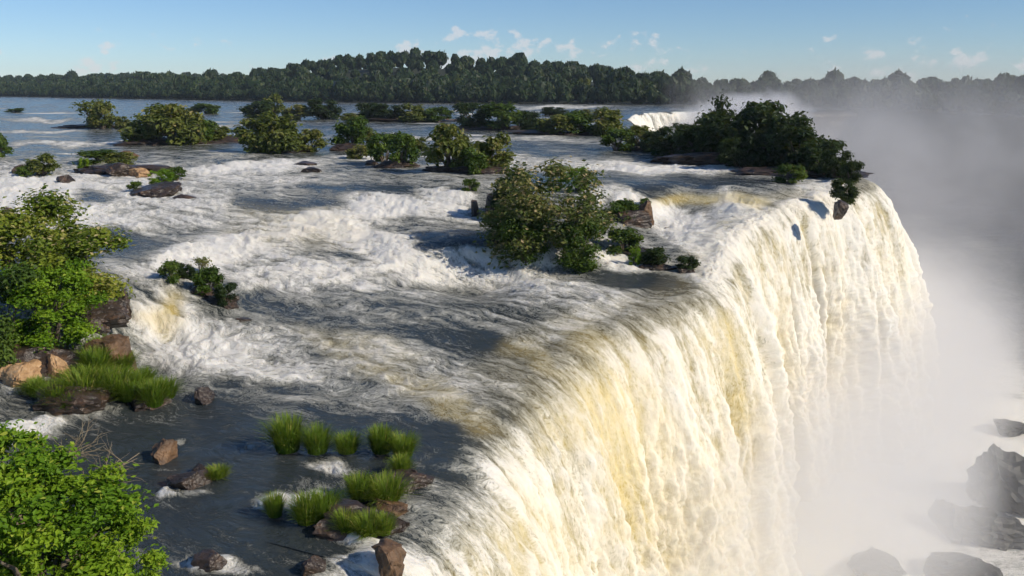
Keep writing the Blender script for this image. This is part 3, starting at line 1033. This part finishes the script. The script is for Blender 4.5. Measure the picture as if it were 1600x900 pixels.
# far rows
for px, py, w, h, k in [(322, 178, 40, 14, 'green_a'), (400, 184, 55, 24, 'dark_a'), (425, 182, 34, 30, 'olive_a'), (462, 187, 44, 22, 'olive_b'), (505, 187, 50, 30, 'dark_b'),
                        (575, 189, 46, 26, 'dark_a'), (610, 190, 50, 25, 'dark_b'), (645, 191, 46, 24, 'olive_a'), (683, 191, 46, 20, 'green_a'), (740, 202, 60, 38, 'dark_a'),
                        (785, 204, 64, 36, 'green_b'), (830, 207, 46, 30, 'dark_b'), (870, 211, 60, 30, 'olive_b'), (910, 211, 56, 32, 'green_a'), (950, 212, 56, 36, 'olive_a'), (20, 176, 30, 6, 'green_a'),
                        (300, 178, 26, 10, 'olive_a'), (545, 192, 30, 14, 'olive_b'), (865, 180, 40, 12, 'dark_b'), (930, 186, 60, 14, 'olive_b')]:
    lb, gp = next((l_, g_) for lim, l_, g_ in FAR_SETS if px < lim)
    shrub(px, py, w, h, k, lb, gp)
shrub(140, 202, 60, 46, 'sparse', 'thin pale-leaved little tree at the end of a narrow upstream islet', None, name='tree', cat='tree')
shrub(156, 202, 40, 34, 'olive_a', 'dense olive shrub beneath the thin pale tree')
shrub(187, 201, 26, 18, 'olive_b', 'knee-high olive shrub at the tip of the narrow islet')
for px, py, w, h, k in [(235, 226, 80, 52, 'olive_a'), (272, 227, 80, 60, 'olive_b'), (305, 224, 60, 38, 'green_a'), (335, 222, 50, 22, 'olive_a'),
                        (400, 238, 70, 50, 'olive_b'), (435, 240, 70, 54, 'olive_a'), (482, 238, 46, 34, 'olive_b'),
                        (545, 234, 60, 44, 'green_a'), (575, 222, 36, 20, 'olive_a'), (560, 248, 36, 20, 'olive_b'), (600, 258, 50, 42, 'green_b'), (628, 262, 46, 48, 'green_a'), (655, 236, 30, 18, 'olive_a'),
                        (705, 270, 72, 72, 'olive_b'), (742, 272, 44, 36, 'green_a'), (770, 268, 64, 50, 'olive_a')]:
    lb, gp = next((l_, g_) for lim, l_, g_ in MID_SETS if px < lim)
    shrub(px, py, w, h, k, lb, gp)
shrub(735, 300, 26, 18, 'green_b', 'tiny green shrub alone at the head of the blue-shaded cascade')
shrub(965, 236, 46, 30, 'green_b', 'round green shrub on the small islet beside the big dark island')
shrub(1003, 234, 44, 36, 'olive_b', 'brownish shrub on the small islet beside the big dark island')
# big dark island at the brink
p0, p1 = ground(1045, 244), ground(1335, 284)
islet(1130, 258, 200, 14)
islet(1260, 274, 170, 12)
for px, py, w, h, k in [(1060, 245, 80, 46, 'dark_b'), (1095, 250, 80, 52, 'dark_a'), (1112, 240, 60, 76, 'dark_c'), (1135, 254, 95, 74, 'dark_b'), (1180, 258, 105, 92, 'dark_a'),
                        (1160, 264, 70, 44, 'dark_b'), (1220, 264, 90, 80, 'dark_b'), (1250, 268, 80, 66, 'dark_a'), (1268, 262, 44, 66, 'dark_c'), (1285, 274, 70, 52, 'dark_a'), (1310, 280, 54, 44, 'dark_b'),
                        (1332, 286, 34, 32, 'dark_a'), (1020, 238, 44, 30, 'dark_a')]:
    if k == 'dark_c':
        shrub(px, py, w, h, k, 'spindly tree poking above the thicket on the dark island', 'spindly trees of the dark island', name='tree', cat='tree')
    else:
        shrub(px, py, w, h, k, 'dark leafy tree in the dense thicket on the island at the brink', 'trees of the dark island', name='tree', cat='tree')
shrub(1238, 288, 46, 26, 'green_b', 'small green shrub sitting in the smooth water before the far brink')
shrub(1322, 318, 40, 36, 'dark_b', 'dark shrub clinging to the very lip between two columns of falling water')
rock(1314, 334, 26, 18, M_ROCK, 'black rock splitting the white water below the clinging shrub')
# centre island with the big bush
islet(855, 404, 120, 8, None, .5)
islet(985, 350, 80, 16)
islet(1000, 400, 80, 12)
shrub(858, 419, 225, 156, 'centre', 'largest bush, tan-flowered and round, on the island in mid-cascade')
shrub(800, 340, 70, 60, 'dark_b', 'dark shrub tucked behind the flowered bush above the blue cascade')
shrub(872, 300, 40, 40, 'bright', 'bright green treetop showing over the tan-flowered bush')
shrub(902, 302, 40, 40, 'bright_b', 'second bright green treetop showing over the tan-flowered bush')
shrub(905, 420, 90, 70, 'centre_green', 'green shrub at the foot of the tan-flowered bush')
shrub(822, 412, 90, 70, 'centre_green', 'dark green shrub over the little fall beside the tan-flowered bush')
rock(770, 338, 34, 40, M_ROCK, 'wet black rock between the blue cascade and the big bush')
rock(742, 334, 14, 28, M_ROCK, 'narrow black rock splitting the blue cascade')
shrub(978, 348, 54, 30, 'green_a', 'mossy green shrub on the red-brown rock beside the big bush')
rock(1010, 352, 30, 34, M_ROCK_BROWN, 'red-brown rock block in the white cascade beside the big bush')
shrub(1008, 328, 18, 16, 'green_b', 'tiny green shrub on top of the red-brown block')
shrub(975, 398, 54, 36, 'green_b', 'dark green shrub in the cascade under the flowered bush')
shrub(992, 416, 24, 28, 'bright_b', 'light green shrub hanging at the edge of the cascade')
shrub(1023, 418, 50, 30, 'dark_b', 'dark rounded shrub on the rocks at the end of the cascade')
shrub(1075, 424, 36, 22, 'dark_a', 'last little dark shrub before the golden curtain')
islet(1025, 420, 50, 8)
islet(1075, 425, 36, 6)
# rapids at the left
for px, py, w, h, mat, lb in [(195, 246, 40, 12, M_ROCK_BROWN, 'low reddish rock above the grassy islet in the rapids'),
                              (100, 288, 34, 14, M_ROCK, 'rounded dark boulder alone in the white rapids'), (182, 276, 46, 16, M_ROCK, 'dark ledge rock under the islet grass'),
                              (215, 276, 36, 14, M_ROCK_PALE, 'orange-stained rock beside the dark islet ledge'), (245, 304, 74, 18, M_ROCK, 'long dark rock with green plants on top in the rapids'),
                              (280, 312, 40, 8, M_ROCK, 'black rock awash below the long dark rock'),
                              (470, 260, 38, 9, M_ROCK, 'flat black rock in the foam, upper of two'), (486, 271, 34, 11, M_ROCK, 'peaked black rock in the foam, lower of two'),
                              (600, 216, 60, 9, M_ROCK, 'dark flat rock among the mid-river shrubs'), (395, 222, 60, 8, M_ROCK_BROWN, 'flat reddish rock shelf between two olive shrub islets'),
                              (30, 272, 26, 12, M_ROCK, 'small dark rock beside the slanting shrub in the rapids'), (12, 338, 20, 12, M_ROCK, 'dark rock peeking out behind the big leafy bushes'),
                              (580, 258, 30, 7, M_ROCK, 'thin black rock beside the green mid-river shrub'), (85, 372, 50, 7, M_ROCK, 'dark wet ledge behind the leafy bushes')]:
    rock(px, py, w, h, mat, lb)
shrub(60, 274, 50, 28, 'olive_a', 'olive shrub leaning over the rapids on its own rock')
shrub(38, 276, 24, 14, 'green_a', 'small green shrub beside the leaning olive shrub')
shrub(0, 246, 34, 34, 'green_a', 'green shrub at the water beyond the leaning olive shrub')
shrub(150, 256, 70, 18, 'green_b', 'flat spread of green shrub over the grassy islet')
shrub(130, 270, 20, 22, 'bright_b', 'light green shrub at the tip of the grassy islet')
shrub(185, 262, 50, 22, 'olive_b', 'brown-green shrub on the orange-stained islet rocks')
shrub(248, 296, 44, 30, 'bright_b', 'light green shrub on the long dark rock')
shrub(274, 282, 28, 18, 'green_a', 'dark shrub tip behind the long dark rock')
shrub(210, 300, 22, 14, 'green_b', 'small shrub on the end of the long dark rock')
# ridge of mossy shrubs in the foam
for px, py, w, h, k, lb in [(265, 442, 34, 30, 'green_b', 'first rounded shrub of the ridge in the foam'), (290, 438, 30, 26, 'dark_b', 'dark shrub second along the ridge in the foam'),
                            (322, 464, 46, 40, 'green_a', 'largest green shrub of the ridge in the foam'), (352, 478, 36, 34, 'dark_a', 'last dark shrub of the ridge in the foam'),
                            (312, 430, 30, 28, 'sparse', 'leafless-looking thin shrub behind the ridge in the foam')]:
    shrub(px, py, w, h, k, lb)
rock(318, 462, 40, 14, M_ROCK, 'wet black rock under the ridge shrubs')
rock(362, 482, 28, 12, M_ROCK, 'wet black rock at the foot of the last ridge shrub')
rock(382, 502, 26, 7, M_ROCK, 'dark rock awash just below the ridge of shrubs')
# big leafy bushes
islet(50, 580, 220, 30, M_ROCK, .7)
islet(120, 500, 120, 26, M_ROCK, .6)
for px, py, w, h, k, lb in [(20, 470, 230, 150, 'mixed', 'tall leafy bush speckled with pale flowers beside the rapids'), (105, 490, 190, 120, 'mixed_b', 'wide yellow-green bush overhanging the white chute'),
                            (60, 555, 190, 130, 'bright', 'bright green bush below the speckled bush'), (0, 580, 130, 150, 'centre_green', 'dark green bush against the pale rocks')]:
    shrub(px, py, w, h, k, lb, dz=.3)
rock(178, 502, 52, 44, M_ROCK, 'dark pitted boulder with pale specks at the head of the chute')
rock(22, 606, 84, 36, M_ROCK_PALE, 'pale orange rock outcrop under the bright green bush')
rock(85, 592, 60, 40, M_ROCK_PALE, 'cream and yellow rock lump beside the orange outcrop')
rock(172, 570, 80, 46, M_ROCK_BROWN, 'brown wedge-shaped rock beside the white chute')
rock(110, 640, 130, 34, M_ROCK, 'dark foot rock under the grassy point')
rock(230, 636, 70, 24, M_ROCK, 'black rock beneath the grass at the end of the point')
rock(313, 632, 42, 24, M_ROCK, 'single black boulder in calm water off the grassy point')
GP = 'grass along the rocky point'
for px, py, w, h in [(90, 634, 50, 38), (130, 622, 54, 44), (150, 585, 50, 44), (172, 616, 54, 40), (205, 626, 50, 38), (240, 636, 52, 44), (258, 624, 34, 34), (60, 620, 36, 30), (190, 578, 34, 30), (112, 642, 44, 34), (160, 556, 36, 30), (140, 602, 50, 34), (220, 606, 40, 30)]:
    tuft(px, py, w, h, 'long green grass clump draping the rocky point', GP, lift=.15)
# calm foreground water
rock(253, 722, 46, 32, M_ROCK_BROWN, 'tan-topped boulder standing alone in the dark water')
rock(292, 764, 62, 34, M_ROCK, 'dark reddish boulder with foam at its foot')
rock(308, 748, 40, 24, M_ROCK, 'smaller dark boulder behind the foaming boulder')
tuft(340, 746, 34, 24, 'yellowish little grass tuft beside the foaming boulder')
rock(330, 892, 60, 26, M_ROCK, 'black rock washed by white foam in the dark water')
rock(480, 896, 50, 20, M_ROCK, 'black rock at the small brink below the tufts')
# grassy ledge at the near brink
islet(560, 830, 190, 30, M_ROCK, .5)
islet(610, 760, 110, 20, M_ROCK, .6)
for px, py, w, h, lb in [(450, 705, 52, 62, 'tallest grass tuft, upstream end of the row in dark water'), (496, 708, 36, 48, 'narrow yellow-green tuft next to the tallest one'),
                         (543, 708, 32, 34, 'short dark tuft alone in mid-row'), (596, 708, 50, 46, 'broad green tuft towards the brink end of the row'), (630, 714, 40, 40, 'dark tuft right at the brink end of the row'),
                         (628, 744, 34, 36, 'small tuft on the brink rock below the row'), (563, 782, 44, 46, 'dense green tuft in the middle of the ledge'), (604, 784, 48, 44, 'broad tuft on the ledge above the brown rock'),
                         (430, 808, 34, 42, 'lone tuft at the upstream tip of the ledge'), (480, 818, 48, 52, 'leafy tuft in the foam on the ledge'), (505, 816, 44, 54, 'bright tuft beside the leafy one on the ledge'),
                         (540, 834, 40, 40, 'shaded tuft low on the ledge'), (575, 838, 44, 40, 'tuft next to the cliff rock on the ledge'), (600, 836, 40, 36, 'last tuft of the ledge against the brown cliff rock')]:
    tuft(px, py, w, h, lb, lift=.12)
rock(600, 806, 60, 24, M_ROCK_BROWN, 'brown rock slab between tufts at the brink')
rock(645, 752, 20, 20, M_ROCK, 'small wet rock at the brink under the tuft')
rock(610, 900, 58, 84, M_ROCK_BROWN, 'upright brown cliff rock beside the falling water', flat=.35, rot=.7)
# bank in front with the bright bush
bk = make_rock(77, cuts=9, rough=.2) * np.array([6.5, 6.5, 7.0])
ob = mesh_obj('bank', bk, ICO3[1], M_LAND)
ob.location = (-14.5, 13.0, -1.2)
tag(ob, None, None, None, 'structure')
for px, py, z, w, h, key, lb in [(60, 880, 4.2, 4.6, 2.9, 'bright', 'bright green leafy bush overhanging the dark water'), (170, 900, 3.6, 2.6, 2.2, 'bright_b', 'lower bright bush with drooping leaf tips'),
                                 (0, 830, 4.6, 3.4, 3.0, 'bright_b', 'tall bright bush behind the overhanging one')]:
    q_ = at(px, py, z + .9)
    plant('shrub', key, (q_[0], q_[1], z), w, h, lb, 'shrub')

def bare_branch(px, py, z, seed, size, label):
    r = np.random.default_rng(seed)
    paths = []

    def grow(p, d, L, rad, lv):
        pts = [p]
        for k in range(4):
            d = unit(d + r.normal(size=3) * .16)
            p = p + d * L / 4
            pts.append(p)
        paths.append((pts, [rad, rad * .85, rad * .7, rad * .55, rad * .35]))
        if lv:
            for k in range(3):
                grow(pts[1 + k], unit(d + r.normal(size=3) * .55), L * (.45 + .3 * r.random()), rad * .5, lv - 1)
    for k in range(4):
        grow(np.zeros(3), unit(np.array([.8, .15 * r.normal(), .25 + .35 * r.random()])), size * (.7 + .5 * r.random()), .022, 2)
    V, Fc = tubes(paths, 4)
    o = mesh_obj('dead_branch', V, Fc, M_BARE)
    q_ = at(px, py, z)
    o.location = q_
    tag(o, label, 'branch')


M_BARE = rock_material('bare_wood', (0.16, 0.12, 0.08), (0.30, 0.24, 0.16), (0.45, 0.38, 0.28), 0.8)
bare_branch(120, 775, 5.6, 5, 1.3, 'bare tan twigs sticking out of the bright bush over the water')
bare_branch(75, 735, 6.3, 6, 1.2, 'pale leafless branch at the top of the bright bush')

# ------------------------------------------------------------------ boulders in the gorge
for px, py, w, h, z, lb in [(1362, 690, 80, 50, Z_POOL, 'dark boulder at the foot of the far column of water'), (1575, 790, 120, 80, Z_POOL, 'largest dark rock standing out of the mist'),
                            (1490, 830, 80, 44, Z_POOL, 'half-hidden grey rock in the mist below the largest rock'), (1570, 850, 130, 34, Z_POOL, 'faint sloping rock ridge in the mist'),
                            (1385, 910, 110, 36, Z_POOL, 'low dark rock at the bottom of the misty gorge'), (1515, 912, 120, 44, Z_POOL, 'mossy low rock beside the bottom rock of the gorge'),
                            (1500, 540, 150, 70, Z_POOL, 'faint rounded rock mass deep in the mist'), (1590, 680, 60, 20, Z_POOL, 'low reef rock far out in the misty pool')]:
    rock(px, py, w, h, M_ROCK_GREY, lb, 'boulder', None, .4, 'rock', z)

# ------------------------------------------------------------------ far cataract across the gorge
def build_far_falls():
    P = catmull([np.array([a, b, 5.1]) for a, b in BACK[3:8]], 12)
    seg = np.concatenate([[0], np.cumsum(np.linalg.norm(np.diff(P[:, :2], axis=0), axis=1))])
    n, m = 260, 60
    s = np.linspace(0, seg[-1], n)
    lx, ly = np.interp(s, seg, P[:, 0]), np.interp(s, seg, P[:, 1])
    tx, ty = np.gradient(lx), np.gradient(ly)
    L = np.hypot(tx, ty)
    nx, ny = ty / L, -tx / L
    t = np.linspace(-.5, 2.2, m)
    tt = np.maximum(t, 0)[:, None] * np.ones((1, n))
    wob = fbm((s[None] * .35 + 0 * tt).ravel(), (tt * .9).ravel(), 4, 205).reshape(tt.shape)
    D = t[:, None] * 3.6 + wob * 1.6 * smooth(0, .8, tt)
    X, Y = lx[None] + nx[None] * D, ly[None] + ny[None] * D
    Z = 5.15 - .5 * 9.81 * tt ** 2 + .25 * wob
    f = np.clip(.75 + .6 * wob, .1, 1) * smooth(0.0, .25, tt + .05)
    x, y = X.ravel(), Y.ravel()
    ob = mesh_obj('waterfall', np.stack([x, y, Z.ravel()], 1), grid_faces(m, n), M_WATER,
                  attrs={'foam': f.ravel(), 'ochre': 0 * x + .05, 'flow': np.stack([Z.ravel(), x, 0 * x], 1), 'fine': 0 * x + .4})
    tag(ob, 'distant white cataract pouring into the gorge below its plume of spray', None, None, 'structure')


build_far_falls()


# ------------------------------------------------------------------ spray filling the gorge
def build_mist():
    m, q = new_mat('spray_mist')
    geo = q.n('ShaderNodeNewGeometry')
    P = geo.outputs['Position']
    sp = q.n('ShaderNodeSeparateXYZ', {0: P})
    x, y, z = sp.outputs
    # distance out from the long lip, or east of the island
    sd = q.m('SUBTRACT', q.m('MULTIPLY', q.m('SUBTRACT', x, 12.0), .85), q.m('MULTIPLY', q.m('SUBTRACT', y, 60.0), .53))
    sd = q.m('MAXIMUM', sd, q.m('SUBTRACT', x, 42.0))
    lat = q.step(sd, 1.5, 6.0)
    n1 = q.noise(q.scale(P, (1.0, 1.0, 1.25)), .045, 4.0, .58, .4)
    wisp = q.step(n1, .36, .70)
    low = q.step(z, -5.0, -18.0)
    near = q.m('ADD', y, q.m('MULTIPLY', q.m('MAXIMUM', q.m('SUBTRACT', sd, 14.0), 0.0), .9))
    nearf = q.step(near, 33.0, 49.0)
    low = q.m('MULTIPLY', q.m('MULTIPLY', low, nearf), q.step(sd, 40.0, 14.0, .2, 1.0))
    foot = q.m('MULTIPLY', q.m('MULTIPLY', q.step(z, -2.5, -16.0), nearf), q.m('MULTIPLY', q.step(sd, 4.5, 9.0), q.step(sd, 21.0, 11.0)))
    high = q.m('MULTIPLY', q.step(z, 27.0, -6.0), q.step(q.m('ADD', y, q.m('MULTIPLY', sd, .5)), 95.0, 135.0))
    high = q.m('MULTIPLY', high, q.step(y, 120.0, 220.0, 1.0, 2.6))
    d1 = q.m('MULTIPLY', low, q.m('ADD', .002, q.m('MULTIPLY', wisp, MIST_LOW)))
    d2 = q.m('MULTIPLY', high, q.m('ADD', .0008, q.m('MULTIPLY', wisp, MIST_HIGH)))
    d3 = q.m('MULTIPLY', foot, q.m('ADD', .09, q.m('MULTIPLY', wisp, MIST_FOOT)))
    dens = q.m('MULTIPLY', lat, q.m('ADD', q.m('ADD', d1, d2), d3))
    edge = q.m('MULTIPLY', q.step(y, 20.0, 40.0), q.m('MULTIPLY', q.step(y, 300.0, 250.0), q.step(x, 140.0, 122.0)))
    dens = q.m('MULTIPLY', dens, edge)
    v = q.n('ShaderNodeVolumePrincipled', {'Color': (.93, .93, .945, 1), 'Density': dens, 'Anisotropy': .0})
    q.n('ShaderNodeOutputMaterial', {'Volume': v.outputs[0]})
    m.cycles.volume_step_rate = STEP_RATE
    X0, X1, Y0, Y1, Z0, Z1 = 8, 139, 20, 300, Z_POOL - 1.5, 28
    V = [(a, b, c) for a in (X0, X1) for b in (Y0, Y1) for c in (Z0, Z1)]
    Fc = [[0, 1, 3, 2], [4, 6, 7, 5], [0, 4, 5, 1], [2, 3, 7, 6], [0, 2, 6, 4], [1, 5, 7, 3]]
    ob = mesh_obj('mist', np.array(V, float), np.array(Fc), m, shade=False)
    tag(ob, 'pale spray rising from the gorge beside the falls', None, None, 'stuff')
    # plume over the distant cataract
    m2, q = new_mat('spray_plume')
    tc = q.n('ShaderNodeTexCoord')
    ge = q.n('ShaderNodeNewGeometry')
    ln = q.n('ShaderNodeVectorMath', {0: tc.outputs['Object']}, operation='LENGTH')
    n2 = q.noise(ge.outputs['Position'], .055, 5.0, .62, .5)
    dd = q.m('SUBTRACT', q.step(ln.outputs['Value'], 1.0, .15), q.m('MULTIPLY', q.m('SUBTRACT', 1.0, n2), 1.15))
    dd = q.m('MULTIPLY', q.m('MAXIMUM', dd, 0.0), .75)
    v = q.n('ShaderNodeVolumePrincipled', {'Color': (.95, .95, .97, 1), 'Density': dd, 'Anisotropy': .2})
    q.n('ShaderNodeOutputMaterial', {'Volume': v.outputs[0]})
    o2 = mesh_obj('spray_plume', ICO1[0], ICO1[1], m2)
    o2.location = (84, 322, -2)
    o2.scale = (48, 24, 30)
    tag(o2, 'white plume of spray standing over the distant cataract', None, None, 'stuff')


STEP_RATE = 3.0
MIST_LOW, MIST_HIGH, MIST_FOOT = .011, .009, .42
build_mist()


# ------------------------------------------------------------------ air
mh, q = new_mat('haze_air')
vv = q.n('ShaderNodeVolumePrincipled', {'Color': (.70, .84, 1.0, 1), 'Density': .00009, 'Anisotropy': .0})
q.n('ShaderNodeOutputMaterial', {'Volume': vv.outputs[0]})
X0, X1, Y0, Y1, Z0, Z1 = -3000, 1400, -120, 2900, Z_POOL - 5, 75
hv = np.array([(a, b, c) for a in (X0, X1) for b in (Y0, Y1) for c in (Z0, Z1)], float)
hz = mesh_obj('haze', hv, np.array([[0, 1, 3, 2], [4, 6, 7, 5], [0, 4, 5, 1], [2, 3, 7, 6], [0, 2, 6, 4], [1, 5, 7, 3]]), mh, shade=False)
tag(hz, 'thin bluish air between the river and the far forest', None, None, 'stuff')
